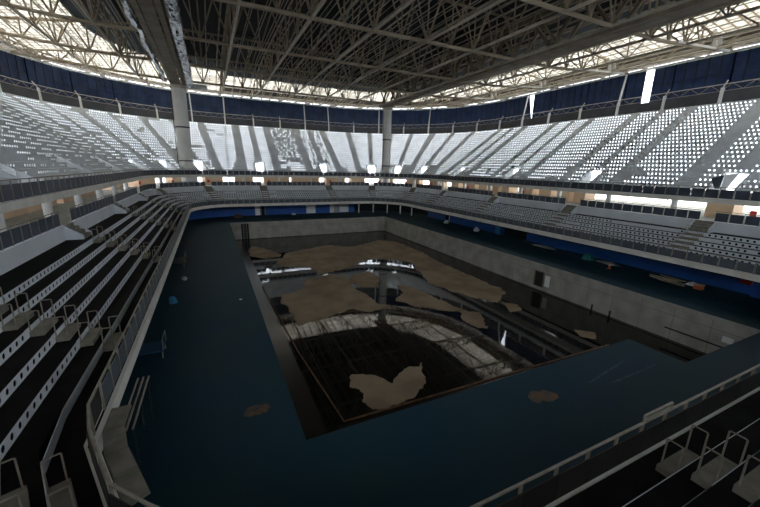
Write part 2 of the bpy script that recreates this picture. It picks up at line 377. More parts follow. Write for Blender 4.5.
def stair(seg,u,label):
    t=thing('concourse_stair',label,'stair',tuple(seg.P(u,5.0,5.06)),'stairs up to the concourse')
    n=seg.N(u); tg=seg.T(u); st=MB()
    for i in range(4):
        a=seg.P(u,4.9+.3*i,5.06); b=seg.P(u,6.1,5.06); hw=.75
        z1=5.06+.2575*(i+1)
        st.hexa([a-tg*hw,b-tg*hw,b+tg*hw,a+tg*hw]+[Vector((q.x,q.y,z1)) for q in (a-tg*hw,b-tg*hw,b+tg*hw,a+tg*hw)])
    st.build('steps',M['block'],t)
    for sgn in (-1,1):
        q=MB(); a=seg.P(u,4.9,5.06)+tg*sgn*.85; b=seg.P(u,6.0,5.06)+tg*sgn*.85; 
        a1=Vector((a.x,a.y,5.06)); b1=Vector((b.x,b.y,5.06)); dd=tg*.07
        q.hexa([a1-dd,b1-dd,b1+dd,a1+dd,a1-dd+Vector((0,0,.3)),b1-dd+Vector((0,0,1.03)),b1+dd+Vector((0,0,1.03)),a1+dd+Vector((0,0,.3))]).build('cheek_wall',M['wallwhite'],t)
ORD=['first','second','third','fourth','fifth','sixth']
def aisle_word(seg,k):
    nA=len(LA[seg.name])
    if seg is SR: return ORD[nA-1-k]+' aisle from camera, right side'
    if seg is SL: return ORD[k]+' aisle from camera, left side'
    if seg is SF: return ('left' if k==0 else 'right')+' aisle of the far side'
    if seg is SN: return ('right' if k==0 else 'left')+' aisle of the near side'
    if nA==1: return 'aisle in the '+WORDS[seg.name]
    return ('left' if k==0 else 'right')+'-hand aisle in the '+WORDS[seg.name]
# step blocks with two loop handrails (one half-step in front of each riser)
proto=None
def make_block():
    t=thing('step_block','x','step block',(0,0,0),'half-step blocks with loop handrails in the lower aisles')
    b=MB(); b.box(-.7,.7,-.42,0,0,.185); b.build('step',M['block'],t)
    for sx in (-.62,.62):
        q=MB(); y0,y1=-.36,-.02
        q.path([(sx,y0,.18),(sx,y0,.98),(sx,y0+.03,1.0),(sx,y1-.03,1.0),(sx,y1,.98),(sx,y1,.18)],.022,6); q.build('handrail',M['rail'],t)
    return t
for seg in SEGS:
    for k,u in enumerate(LA[seg.name]):
        aw=aisle_word(seg,k)
        stair(seg,u,'short concrete stair up to the concourse, '+aw)
        for i in range(6):
            o=O1+i*RUN; z=Z0+RISE*i; pos=seg.P(u,o-.01,z+.002); n=seg.N(u); rz=math.atan2(n.y,n.x)-math.pi/2
            lb='half step with loop handrails, %s row up, %s'%(ORD[i],aw)
            if proto is None: proto=make_block(); proto.location=pos; proto.rotation_euler=(0,0,rz); proto['label']=lb
            else: copy_tree(proto,pos,rz,lb)
# ------------------------------------------------------------------ railings
def railing(seg,o,z,h,step,label,group,ph0=.08,ph1=.9,mp=None,gaps=(),name='railing',rr=.03,skip=None,poff=0):
    t=thing(name,label,'railing',tuple(seg.P((seg.u0+seg.u1)/2,o,z)),group)
    sc=1 if seg.kind=='s' else (R0+o); n=max(2,round(seg.L(o)/step)); du=(seg.u1-seg.u0)/n
    rl=MB(); 
    def isgap(u): return any(abs(u-g)*sc<.85 for g in gaps)
    pm=None; base=t.location.copy(); pn=None
    for i in range(n+1):
        u=seg.u0+du*i
        if not isgap(u):
            q=seg.P(u,o,z)
            if pm is None:
                m=MB(); m.abs_=False; m.box(-rr,rr,-rr,rr,0,h); pm=m.build('post',M['rail'],t)
                ob=pm
            else: ob=pm.copy(); col.objects.link(ob); ob.parent=t
            ob.location=q-base; nn=seg.N(u); ob.rotation_euler=(0,0,math.atan2(nn.y,nn.x))
        if i<n and isgap(u+du/2) and rl is not None and rl.v: rl.build('top_rail',M['rail'],t); rl=None
        if i<n and not isgap(u+du/2):
            if rl is None: rl=MB()
            a=seg.P(u,o,z+h); b=seg.P(u+du,o,z+h); rl.bar(a,b,rr*1.15,6)
            if mp is not None:
                a=seg.P(u,o,z); b=seg.P(u+du,o,z); ln=(b-a).length; d=(b-a).normalized()
                if skip and skip(u): continue
                if pn is None:
                    m=MB(); m.abs_=False; m.box(-ln/2+(.06 if not poff else .015),ln/2-(.06 if not poff else .015),-.015,.015,ph0,ph1); pn=m.build('panel',mp,t); ob=pn
                else: ob=pn.copy(); col.objects.link(ob); ob.parent=t
                ob.location=(a+b)/2-base+seg.N(u)*poff; ob.rotation_euler=(0,0,math.atan2(d.y,d.x))
    if rl is not None and rl.v: rl.build('top_rail',M['rail'],t)
    return t
for seg in SEGS:
    w_=WORDS[seg.name]
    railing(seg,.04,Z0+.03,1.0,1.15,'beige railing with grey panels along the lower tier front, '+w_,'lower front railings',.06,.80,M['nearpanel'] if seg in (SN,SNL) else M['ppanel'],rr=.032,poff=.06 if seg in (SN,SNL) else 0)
    railing(seg,6.0,ZB,1.0,1.1,'dark-panelled railing on the white wall below the concourse, '+w_,'concourse railings',.05,.86,M['panel'],gaps=LA[seg.name],rr=.025)
# flat boxes standing outside the railing around the near left corner
for k in range(4):
    u=R_(90-4-7.9*k); h_=R_(3.85)
    a=SNL.P(u+h_,-.14,2.85); b=SNL.P(u+h_,-.66,2.85); c=SNL.P(u-h_,-.66,2.85); d_=SNL.P(u-h_,-.14,2.85)
    mb=MB().hexa([a,b,c,d_]+[Vector((q.x,q.y,2.90)) for q in (a,b,c,d_)])
    solo('ledge_panel',mb,M['block'],'flat grey ledge panel outside the near left corner railing, '+['nearest the left side railing','second from the left side railing','third from the left side railing','fourth from the left side railing'][k],'ledge panel','ledge panels outside the near left railing')
    
# raised gate rail on the near side
g=thing('raised_handrail','raised beige handrail section standing above the near side railing','handrail',(11,4.16,3.9))
MB().path([(10.15,4.16,3.85),(10.15,4.16,4.13),(11.5,4.16,4.13),(11.5,4.16,3.85)],.035).build('frame',M['rail'],g)
MB().bar((10.15,4.16,4.0),(11.5,4.16,4.0),.02).build('mid_rail',M['rail'],g)
# ------------------------------------------------------------------ wall under the lower stand
WO={'right':5.05,'far':4.2}
for seg in SEGS:
    o={'right':5.05,'far':4.2,'left':4.5,'far_left_corner':4.3,'far_right_corner':7}.get(seg.name,4.5)
    m=M['black'] if seg is SFR else M['blue']  # black wall colour stands in for the unlit bay of this corner
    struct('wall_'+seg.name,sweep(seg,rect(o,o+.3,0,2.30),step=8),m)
for seg,u,o in ((SF,29.9,10),):
    pass
# side cheeks closing the dark bay in the far right corner
for k,(u) in enumerate((3,22,40,58,76)):
    q=SFR.P(u*D,2.6,0)
    solo('support_post',MB().bar((q.x,q.y,0),(q.x,q.y,2.3),.14,10),M['column'],'pale round post before the dark far right corner bay, '+['leftmost','second from left','middle one','second from right','rightmost'][k],'post','posts under the far right corner')
def onwall_far(name,x0,x1,z0,z1,m,label,cat,dp=.06,y=None):
    y=YF+4.2 if y is None else y
    return solo(name,MB().box(x0,x1,y-dp,y,z0,z1),m,label,cat)
def door_far(x0,x1,m,label):
    y=YF+4.2
    t=thing('service_door',label,'door',((x0+x1)/2,y,0))
    leaf=MB().box(x0+.08,x1-.08,y-.05,y-.005,0,2.1).build('leaf',m,t)
    MB().box(x0,x0+.08,y-.08,y,0,2.18).box(x1-.08,x1,y-.08,y,0,2.18).box(x0+.08,x1-.08,y-.08,y,2.1,2.18).build('frame',M['silver'],t)
    hb=MB(); hb.abs_=False; off=Vector(t.location); hb.box(x1-.3-off.x,x1-.16-off.x,y-.1-off.y,y-.05-off.y,.95,1.05); hb.build('handle',M['silver'],leaf)
door_far(8.0,9.1,M['white'],'white door left of the black doorway in the far blue wall')
door_far(9.2,10.1,M['black'],'black open doorway in the far blue wall')
for (x0,x1,lb) in ((19.0,21.1,'wide white board on the far blue wall, leftmost of the three'),(24.5,25.5,'narrow white board on the far blue wall, middle of the three'),(26.9,29.1,'wide white board on the far blue wall, rightmost of the three')):
    t=thing('white_board',lb,'board',(x0,78,0),'white boards on the far blue wall'); MB().box(x0,x1,77.92,78,.05,2.1).build('board',M['white'],t)
    MB().box(x0+.05,x1-.05,77.90,77.92,1.0,1.06).build('crossbar',M['silver'],t)
door_far(25.5,26.9,M['silver'],'grey metal door between two white boards on the far blue wall')
q=SFL.P(38*D,4.2,0); tg=SFL.T(38*D); nn=SFL.N(38*D)
t=thing('display_panel','white panel with round dark marks at the left end of the blue wall','panel',tuple(q))
m=MB(); a=q-tg*1.1; b=q+tg*1.1; m.hexa([a,b,b-nn*.08,a-nn*.08]+[v+Vector((0,0,2.1)) for v in (a,b,b-nn*.08,a-nn*.08)]); m.build('board',M['white'],t)
m=MB()
for (s,z) in ((-.5,1.6),(.2,1.75),(.5,1.1),(-.3,.9)): c=q-nn*.09+tg*s; m.bar(Vector((c.x,c.y,z)),Vector((c.x,c.y,z))-nn*.02,.16,10)
m.build('mark',M['ppanel'],t)
XW=XR+5.05
def onwall_right(name,y0,y1,z0,z1,m,label,cat,dp=.06): return solo(name,MB().box(XW-dp,XW,y0,y1,z0,z1),m,label,cat)
t=thing('doorway','black doorway slot near the far end of the right blue wall','doorway',(XW,58.5,0))
MB().box(XW-.04,XW-.005,57.9,59.1,0,2.1).build('opening',M['black'],t); MB().box(XW-.1,XW,57.75,57.9,0,2.2).build('jamb',M['white'],t)
onwall_right('dark_opening',38.0,42.6,0,2.15,M['black'],'wide black opening in the middle of the right blue wall','opening',.03)
solo('leaning_panel',MB().hexa([(XW-.9,42.7,0),(XW-.85,42.7,0),(XW-.15,44.6,0),(XW-.2,44.6,0),(XW-.9,42.7,1.9),(XW-.85,42.7,1.9),(XW-.15,44.6,1.9),(XW-.2,44.6,1.9)]),M['lblue'],'light blue panel door standing open beside the black opening','panel')
onwall_right('red_box',12.4,13.2,.9,1.6,M['red'],'dim red box on the blue wall at the right end','box',.15)
# debris on the right deck
def pile(cx,cy,n,spread,label,m=M['wood'],L=2.4):
    t=thing('plank_pile',label,'planks',(cx,cy,0)); rnd=random.Random(n)
    for i in range(n):
        a=math.pi/2+rnd.uniform(-.28,.28); x=cx+rnd.uniform(-spread,spread)*.5; y=cy+rnd.uniform(-spread,spread); z=.03+.05*i; l=L*rnd.uniform(.6,1)/2
        MB().beam((x-l*math.cos(a),y-l*math.sin(a),z),(x+l*math.cos(a),y+l*math.sin(a),z),.12,.045).build('plank',m,t)
pile(40.7,17.8,9,.9,'pile of loose pale planks lying on the right deck')
def rag(name,x,y,r,h,m,label,cat,seed=0,el=1.5):
    mb=MB(); n=18; rings=5
    for k in range(rings+1):
        f=k/rings
        for i in range(n):
            an=2*math.pi*i/n; rr=r*math.cos(f*math.pi/2*.96)*(1+.35*noise.noise(Vector((math.cos(an)*1.5,math.sin(an)*1.5,seed+f*2))))
            mb.v.append((x+rr*math.cos(an),y+rr*math.sin(an)*el,h*math.sin(f*math.pi/2)*(1+.3*noise.noise(Vector((an,f*3,seed))))))
    for k in range(rings):
        for i in range(n): a=k*n+i; b=k*n+(i+1)%n; mb.f.append((a,b,b+n,a+n))
    mb.f.append(tuple(range(rings*n,rings*n+n))); mb.f.append(tuple(reversed(range(n))))
    return solo(name,mb,m,label,cat)
rag('crumpled_sheet',41.6,26.6,.75,.7,M['teal'],'crumpled teal sheet heaped against the right blue wall','sheet',3,1)
rag('rubble_heap',42.2,33.5,.6,.2,M['concrete'],'low grey rubble heap by the right wall, far from the planks','rubble',5,3)
rag('rubble_heap',42.0,24.2,.55,.25,M['concrete'],'low grey rubble heap between teal sheet and orange cone','rubble',8,2.4)
rag('rubble_heap',41.9,15.9,.5,.3,M['white'],'pale rubble heap at the right end of the planks','rubble',9,1)
rag('rubble_heap',41.6,47.2,.5,.7,M['white'],'small white heap halfway along the right blue wall','rubble',11,.8)
rag('rubble_heap',41.9,56.5,.5,.6,M['white'],'small white heap beside the black doorway slot','rubble',12,.8)
rag('rubble_heap',15.9,76.8,.5,.35,M['white'],'small white heap under the far blue wall','rubble',14,.8)
rag('rubble_heap',4.5,75.7,.8,.7,M['rust'],'brown heap of scrap against the far blue wall on the left','scrap',15,.7)
rag('rubble_heap',1.4,28.3,.12,.05,M['white'],'tiny pale scrap lying alone on the blue deck','scrap',16,1)
t=thing('traffic_cone','small orange and white cone standing on the right deck','cone',(40.0,22.9,0))
MB().box(39.78,40.22,22.68,23.12,0,.04).build('base',M['orange'],t)
MB().bar((40,22.9,.04),(40,22.9,.34),.15,12,.10).build('lower_cone',M['orange'],t); MB().bar((40,22.9,.34),(40,22.9,.46),.10,12,.075).build('white_band',M['white'],t); MB().bar((40,22.9,.46),(40,22.9,.68),.075,12,.02).build('tip',M['orange'],t)
t=thing('toolbox','orange and yellow box at the end of the plank pile','box',(41,15.1,0))
MB().box(40.7,41.3,14.8,15.4,0,.4).build('body',M['orange'],t); MB().box(40.66,41.34,14.76,15.44,.4,.47).build('lid',M['wood'],t)
# dark benches under the left railing
def bench(x0,x1,y0,y1,label,mt):
    t=thing('bench',label,'bench',((x0+x1)/2,(y0+y1)/2,0))
    MB().box(x0,x1,y0,y1,.42,.5).build('seat',mt,t)
    for xx in (x0+.05,x1-.1):
        for yy in (y0+.05,y1-.1): MB().box(xx,xx+.06,yy,yy+.06,0,.42).build('leg',M['rail'],t)
    MB().path([(x1,y0,.5),(x1,y0,1.1),(x1,y1,1.1),(x1,y1,.5)],.025).build('rail',M['rail'],t)
bench(-4.6,-3.1,20.6,21.9,'low dark blue bench with thin rail on the deck beneath the left railing, nearer one',M['deckblue'])
bench(-4.8,-3.1,39.6,42.4,'dark frame bench beneath the left railing, farther one',M['mull'])
rag('plastic_scrap',-3.0,35.5,.35,.3,M['foil'],'crumpled shiny plastic scrap on the deck beneath the left railing','scrap',21,1)
rag('plastic_scrap',-3.4,29.5,.3,.5,M['lblue'],'crumpled blue scrap on the deck beneath the left railing','scrap',22,1)
t=thing('rolling_rack','dark narrow rack with thin rails outside the near left corner','rack',(-2.6,11.9,0))
for i,xx in enumerate((-3.3,-3.12,-2.94)): MB().beam((xx,12.0,2.1),(xx+.03,15.2,2.1),.05,.05).build('rail',M['rail'],t)
for yy in (12.1,15.1):
    for xx in (-3.3,-2.94): MB().bar((xx,yy,0),(xx,yy,2.1),.03).build('leg',M['mull'],t)
# stains on the deck
for (px,py,r,lb,sd) in ((545,397,.6,'orange rust stain on the deck right of the two-lobed mud patch',2),(258,410,.38,'faint orange stain on the left deck near the pool corner',5)):
    cx,cy=plan(px,py,0); pts=[(cx+r*1.5*math.cos(a*.5),cy+r*.8*math.sin(a*.5)) for a in range(0,13)]
    me=patch(pts[:-1],.001,.004,.35,sd); me.materials.append(M['stain']); o=bpy.data.objects.new('rust_stain',me); col.objects.link(o); tag(o,lb,'stain')
for k_,(x0_,y0_,x1_,y1_) in enumerate(((16.8,9.5,20.8,10.1),(17.9,9.0,21.9,9.1))):
    me=patch([(x0_,y0_-.05),(x1_,y1_-.05),(x1_,y1_+.06),(x0_,y0_+.06)],.001,.003,.05,k_+30); me.materials.append(M['scuff']); o=bpy.data.objects.new('scuff_mark',me); col.objects.link(o)
    tag(o,['pale scuff streak on the near deck, the one closer to the pool','pale scuff streak on the near deck, the one closer to the railing'][k_],'mark')
# ------------------------------------------------------------------ concourse
def roomrow(seg,lst,o0=10.5,o1=12.8,z1=7.86):
    for (a,b,lb) in lst:
        sc=1 if seg.kind=='s' else (R0+o0); n=1 if seg.kind=='s' else 4
        solo('kiosk',sweep(seg,rect(o0,o1,ZB,z1),[a+(b-a)*i/n for i in range(n+1)]),M['tan'],lb,'kiosk','tan kiosks at the back of the concourse')
for seg in SEGS:
    struct('ceiling',sweep(seg,rect(6.16,7.7,7.86,7.98),step=8),M['wallwhite'])
cnt=0
for seg in (SL,SFL,SF,SFR,SR):
    vs=sorted(VS[seg.name]); sc=1 if seg.kind=='s' else (R0+10.5); lst=[]
    bounds=[]
    if seg.kind=='s':
        for v in vs:
            for (a,b) in (((v+1.2,v+3.8),(v+5.1,v+7.4),(v+9.0,v+10.6),(v+11.4,v+13.2)) if seg is SR else ((v+.9,v+6.6),(v+7.3,v+13.7))):
                if b<seg.u1+1: bounds.append((a,min(b,seg.u1)))
        bounds.append((seg.u0+.5,vs[0]-1.5))
    else:
        for v in vs+[vs[-1]+20*D]:
            a,b=v-16*D,v-5*D
            bounds.append((max(a,seg.u0+1*D),min(b,seg.u1-1*D)))
    for k,(a,b) in enumerate(sorted(bounds)):
        if b-a<.02: continue
        if seg is SR and b>-31 and a<-19.5: continue
        if seg is SR and a>-17.2: continue
        if seg is SR: lbk='tan kiosk block in the right concourse, %s from the far end'%(['first','second','third','fourth','fifth','sixth','seventh','eighth','ninth','tenth','eleventh','twelfth','thirteenth','fourteenth','fifteenth','sixteenth','seventeenth','eighteenth'][k])
        elif seg is SL: lbk='tan kiosk block in the left concourse, %s from the camera end'%(['first','second','third','fourth','fifth','sixth','seventh','eighth','ninth'][k])
        else: lbk='tan kiosk block in the concourse of the %s, %s from the left'%(WORDS[seg.name],['first','second','third','fourth','fifth','sixth','seventh','eighth','ninth'][k])
        roomrow(seg,[(a,b,lbk)])
    if seg is SR: roomrow(seg,[(-19.2,-16.9,'tan kiosk block beside the wide bright opening in the right concourse')])
    # slim columns
    k=0; st=7.3/(1 if seg.kind=='s' else (R0+8)); u=vs[0]+st/2-(st if seg.kind=='s' else 0)
    while u<seg.u1:
        if u>seg.u0:
            q=seg.P(u,8,ZB); 
            t=solo('concourse_column',MB().bar((q.x,q.y,ZB),(q.x,q.y,7.86),.3,12),M['column'],'round concourse column, %s along the %s%s'%((['first','second','third','fourth','fifth','sixth','seventh','eighth','ninth','tenth'][k]),WORDS[seg.name],' counted clockwise'),'column','concourse columns'); k+=1
        u+=st
for seg in (SFL,SF,SFR,SR,SL):
    for k,v in enumerate(sorted(VS[seg.name])):
        sc=1 if seg.kind=='s' else (R0+10.5); uu=v+1.9/sc; q=seg.P(uu,10.44,6.6); tg=seg.T(uu); n=seg.N(uu)
        if seg is SR and k==2: continue
        a=q-tg*.25;b=q+tg*.25
        mb=MB().hexa([a,b,b-n*.05,a-n*.05]+[x+Vector((0,0,.55)) for x in (a,b,b-n*.05,a-n*.05)])
        solo('wall_sign',mb,M['red'],'small red sign on a concourse kiosk, %s clockwise in the %s'%(['first','second','third','fourth'][k],WORDS[seg.name]),'sign','red signs in the concourse')
# ------------------------------------------------------------------ upper stand
ZU=8.30; NR=23; UR=.50; UT=.725; OU=6.95
OTOP=OU+NR*UT; ZTOP=ZU+NR*UR
for seg in SEGS:
    w_=WORDS[seg.name]; vis=seg not in (SN,SNL,SNR)
    t=thing('seating_terrace','steep upper terrace of grey steps with perforated risers, '+w_,'seating terrace',tuple(seg.P((seg.u0+seg.u1)/2,6.15,7.86)),'upper tier terraces')
    vs=VS[seg.name]
    if seg.kind=='s': ais=[v+s for v in vs for s in (-3.65,3.65)]; 
    else:
        ais=[(v+vs[i+1])/2 for i,v in enumerate(vs[:-1])]+[vs[0]-11*D,vs[-1]+11*D]
    sweep(seg,rect(6.15,OU+.05,7.98,ZU),step=8).build('walkway',M['uptread'],t)
    sweep(seg,rect(6.02,6.16,7.84,8.30),step=8).build('fascia',M['cream'],t)
    for i in range(NR):
        o=OU+i*UT; z0=ZU+UR*i
        gap=(lambda u,i=i,seg=seg,o=o: 1<=i<=4 and near(u,vs,.95,seg,o))
        def st(u,k,i=i,seg=seg,o=o):
            if gap(u): return 0
            if near(u,ais,.75,seg,o): return 1
            if i>5 and near(u,vs,.55,seg,o): return 1
            if not vis: return 1
            if i<6:
                if noise.noise(Vector((u*(1 if seg.kind=='s' else 14)*.45,i*.35,SEGS.index(seg)*3.)))>.2: return 1
            if seg is SF and 13.0<u<20.5 and i>4:
                return 2 if noise.noise(Vector((u*2,i*.9,4)))>.10 else 1
            if seg is SF and 20.5<u<27 and i>4:
                return 2 if noise.noise(Vector((u*1.5,i*.9,4)))>-.12 else 1
            if seg in (SL,SFL) and noise.noise(Vector((u*(1 if seg.kind=='s' else 14)*.5,i*.6,9)))>.4: return 1
            return 2
        for m in riser(seg,o,z0,z0+UR,.43,.098,.108,st): m.build('riser_panel',M['upriser'],t)
        for m in tread(seg,o+.02,o+UT+.02,z0+UR,.07,lambda u,g=gap: g(u)): m.build('tread',M['uptread'],t)
    railing(seg,6.2,ZU,1.1,1.15 if vis else 3,'dark blue-grey panelled railing on the upper tier front, '+w_,'upper front railings',.04,.88,M['panel'],rr=.028)
    # side walls of the entrances
    if vis:
        for k,v in enumerate(vs):
            th=thing('entrance_walls','sloping cheek walls at upper tier entrance, %s clockwise along the %s'%(ORD[k],w_),'entrance',tuple(seg.P(v,8,8.3)),'upper tier entrances')
            for s_ in (-1,1):
                sc=1 if seg.kind=='s' else 1/(R0+9); uu=v+s_*1.05*(sc if seg.kind=='c' else 1)
                a=seg.P(uu,7.6,8.3); b=seg.P(uu,10.6,8.3); tg=seg.T(uu)*.08
                m=MB(); m.hexa([a-tg,b-tg,b+tg,a+tg,a-tg+Vector((0,0,1.0)),b-tg+Vector((0,0,2.8)),b+tg+Vector((0,0,2.8)),a+tg+Vector((0,0,1.0))]); m.build('cheek_wall',M['wallwhite'],th)

# parapet above the top row, lattice railing, brackets, blue facade
ZP=ZTOP+1.45
for seg in SEGS:
    w_=WORDS[seg.name]; vis=seg not in (SN,SNL,SNR)
    struct('wall_'+seg.name,sweep(seg,rect(OTOP+.02,OTOP+.2,ZTOP-.1,ZP),step=8),M['dark'])
    o=OTOP+.1
    t=thing('lattice_railing','lattice truss railing above the dark parapet of the upper tier, '+w_,'railing',tuple(seg.P((seg.u0+seg.u1)/2,o,ZP)),'lattice railings on the upper parapet')
    us=sub(seg,1.15,o) if vis else sub(seg,6,o); a=MB(); b=MB(); c=MB()
    for i,(p,q) in enumerate(zip(us,us[1:])):
        a.bar(seg.P(p,o,ZP+.15),seg.P(q,o,ZP+.15),.05,5); b.bar(seg.P(p,o,ZP+1.0),seg.P(q,o,ZP+1.0),.06,5)
        z1,z2=(ZP+.15,ZP+1.0) if i%2 else (ZP+1.0,ZP+.15); c.bar(seg.P(p,o,z1),seg.P(q,o,z2),.035,5)
    a.build('bottom_chord',M['steel'],t); b.build('top_chord',M['steelw'],t); c.build('lacing',M['steel'],t)
    if not vis: continue
    n=max(2,round(seg.L(o)/7.0)); mull=None
    tall={'far':(0,3),'far_right_corner':(0,2,4),'right':(1,4),'far_left_corner':(6,),'left':()}[seg.name]
    for k in range(n):
        u=seg.u0+(seg.u1-seg.u0)*(k+.5)/n; u_b=seg.u0+(seg.u1-seg.u0)*k/n; u_e=seg.u0+(seg.u1-seg.u0)*(k+1)/n
        q=seg.P(u_b,OTOP-.1,ZTOP); nn=seg.N(u_b)
        word=['first','second','third','fourth','fifth','sixth','seventh','eighth','ninth'][k]
        tt=thing('bracket_post','pale %s post on the upper parapet, %s clockwise along the %s'%('full-height' if k in tall else 'short',word,w_),'post',tuple(q),'posts on the upper parapet')
        MB().beam(q+Vector((0,0,-.05)),q+Vector((0,0,2.0))+nn*.1,.35,.3).build('lower_post',M['white'],tt)
        MB().bar(q+Vector((0,0,2.0))+nn*.1,q+nn*.9+Vector((0,0,(26.1-ZTOP) if k in tall else 3.0)),.16 if k in tall else .09,8).build('upper_post',M['white'] if k in tall else M['steelw'],tt)
        # facade bay
        fb=thing('facade_bay','dark blue facade bay with black mullions, %s clockwise along the %s'%(word,w_),'facade',tuple(seg.P(u,OTOP+1.3,ZP)),'blue facade bays')
        of=OTOP+1.3; ns=5; gap_=.0
        uu=[u_b+(u_e-u_b)*i/ns for i in range(ns+1)]
        for i in range(ns):
            if seg is SR and k==4 and i==2: continue      # missing sheet: bright slot
            if seg is SR and k==1 and i==0:               # torn sheet hangs as a triangle
                a0_=seg.P(uu[i],of,ZP-1); a1_=seg.P(uu[i+1],of,ZP-1); a2_=seg.P(uu[i],of,26.2)
                m=MB(); m.v=[tuple(a0_),tuple(a1_),tuple(a2_),tuple(a0_+nn*.02),tuple(a1_+nn*.02),tuple(a2_+nn*.02)]; m.f=[(0,1,2),(5,4,3),(0,3,4,1),(1,4,5,2),(2,5,3,0)]; m.build('sheet',M['facade'],fb); continue
            sweep(seg,rect(of,of+.04,ZP-1.2,26.25),[uu[i],uu[i+1]]).build('sheet',M['facade'],fb)
        m=MB()
        for x in uu: m.beam(seg.P(x,of-.04,ZP-1.2),seg.P(x,of-.04,26.25),.12,.12)
        for zz in (ZP+.9,ZP+2.6): 
            m.bar(seg.P(u_b,of-.05,zz),seg.P(u,of-.05,zz),.045,5); m.bar(seg.P(u,of-.05,zz),seg.P(u_e,of-.05,zz),.045,5)
        m.build('mullions',M['mull'],fb)
# hanging torn cloth at an entrance on the right upper tier
t=thing('torn_cloth','torn dark and white cloth hanging at the nearest right upper entrance','cloth',(XR+8.6,18.2,9.2))
MB().hexa([(46.4,18.3,10.2),(46.45,18.3,10.2),(46.7,17.4,10.6),(46.65,17.4,10.6),(46.3,17.8,9.2),(46.35,17.8,9.2),(46.5,17.5,9.2),(46.45,17.5,9.2)]).build('dark_sheet',M['panel'],t)
MB().hexa([(46.7,17.38,10.6),(46.75,17.38,10.6),(47.2,16.5,10.8),(47.15,16.5,10.8),(46.5,17.4,9.0),(46.55,17.4,9.0),(46.6,17.0,9.1),(46.55,17.0,9.1)]).build('white_sheet',M['white'],t)
for seg in SEGS:  # unseen screens added to dim the daylight coming through the riser holes
    t=thing('added_fabric_screen','added white fabric screen dimming daylight behind the upper tier, '+WORDS[seg.name],'screen',tuple(seg.P((seg.u0+seg.u1)/2,25.6,8.6)),'added outer fabric screens')
    us=sub(seg,6,26); sweep(seg,rect(25.6,25.63,8.9,19.8),us).build('fabric',M['scrim'],t)
    m=MB()
    for u in us: m.bar(seg.P(u,25.75,-.4),seg.P(u,25.75,19.8),.12,6)
    m.build('mast',M['steelw'],t)
# ------------------------------------------------------------------ big columns
MX=(-4.0,39.6); CYY=80.6
for k,(x,rr) in enumerate(((-4.0,1.2),(40.1,1.05))):
    t=thing('main_column',['great round pale column at the far left holding up the roof','great round pale column at the far middle holding up the roof'][k],'column',(x,CYY,ZB))
    MB().bar((x,CYY,ZB),(x,CYY,24.2),rr,28).build('shaft',M['column'],t)
    MB().bar((x,CYY,17),(x,CYY,17.25),rr+.05,28).bar((x,CYY,10.8),(x,CYY,11.0),rr+.05,28).build('band',M['mull'],t)
    MB().bar((x,CYY,24.0),(x,CYY,24.6),rr+.25,28).build('capital',M['steelw'],t)
    MB().bar((x-rr-.15,CYY-.5,8.3),(x-rr-.15,CYY-.5,23.5),.07,8).build('drain_pipe',M['mull'],t)
# ------------------------------------------------------------------ roof
ZC=25.0; ZT=29.4
def zroof(o):   # underside of the roof sheet
    if o<=2: return 30.0
    return 30.0-(30.0-27.0)*(o-2)/24.0
OR=26.2
for seg in SEGS:
    us=sub(seg,6,14)
    g0,g1=(11.0,24.0) if seg in (SL,SFL) else (13.0,20.5)
    def band(o0,o1,m,us=us):
        prof=[(o0,zroof(o0)),(o1,zroof(o1)),(o1,zroof(o1)+.08),(o0,zroof(o0)+.08)]
        struct('ceiling',sweep(seg,prof,us),m)
    if seg is SL: band(g0,g1,M['roofdark'],[seg.u0,25,36]); band(g0,g1,M['roofglow'],[36,44,52,59,seg.u1])  # unseen camera end made opaque to keep light off the foreground
    else: band(g0,g1,M['roofdark'] if seg in (SN,SNL,SNR) else M['roofglow'])  # near side, out of view, gets dark sheets to darken the foreground
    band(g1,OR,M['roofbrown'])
    gm=g0-5.5; band(gm,g0,M['roofdark'] if seg in (SN,SNL,SNR) else M['roofmid'])  # softens the edge of the glow; dark again on the unseen near side
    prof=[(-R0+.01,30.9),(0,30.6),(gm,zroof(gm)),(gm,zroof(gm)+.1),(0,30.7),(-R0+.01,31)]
    tag(sweep(seg,prof,us).build('ceiling',M['roofdark']),kind='structure')
struct('ceiling',MB().box(XL+R0-.1,XR-R0+.1,YN+R0-.1,YF-R0+.1,30.9,31.0).box(XL-1,XL+R0-.1,YN+R0,YF-R0,30.6,30.7).box(XR-R0+.1,XR+1,YN+R0,YF-R0,30.6,30.7).box(XL+R0,XR-R0,YF-R0+.1,YF+1,30.6,30.7).box(XL+R0,XR-R0,YN-1,YN+R0-.1,30.6,30.7),M['roofdark'])
for seg in SEGS:
    t=thing('edge_truss','white lattice edge beam of the roof along the '+WORDS[seg.name],'roof truss',tuple(seg.P((seg.u0+seg.u1)/2,25,26.2)),'roof edge beams')
    a=MB(); b=MB(); c=MB(); us=sub(seg,3.4,25)
    for i,(p,q) in enumerate(zip(us,us[1:])):
        a.bar(seg.P(p,25,26.4),seg.P(q,25,26.4),.22,6); b.bar(seg.P(p,21.0,26.75),seg.P(q,21.0,26.75),.14,6)
        (o1,z1),(o2,z2)=((25,26.4),(21.0,26.75)) if i%2 else ((21.0,26.75),(25,26.4)); c.bar(seg.P(p,o1,z1),seg.P(q,o2,z2),.10,6)
    a.build('outer_chord',M['white'],t); b.build('inner_chord',M['steelw'],t); c.build('lacing',M['steelw'],t)
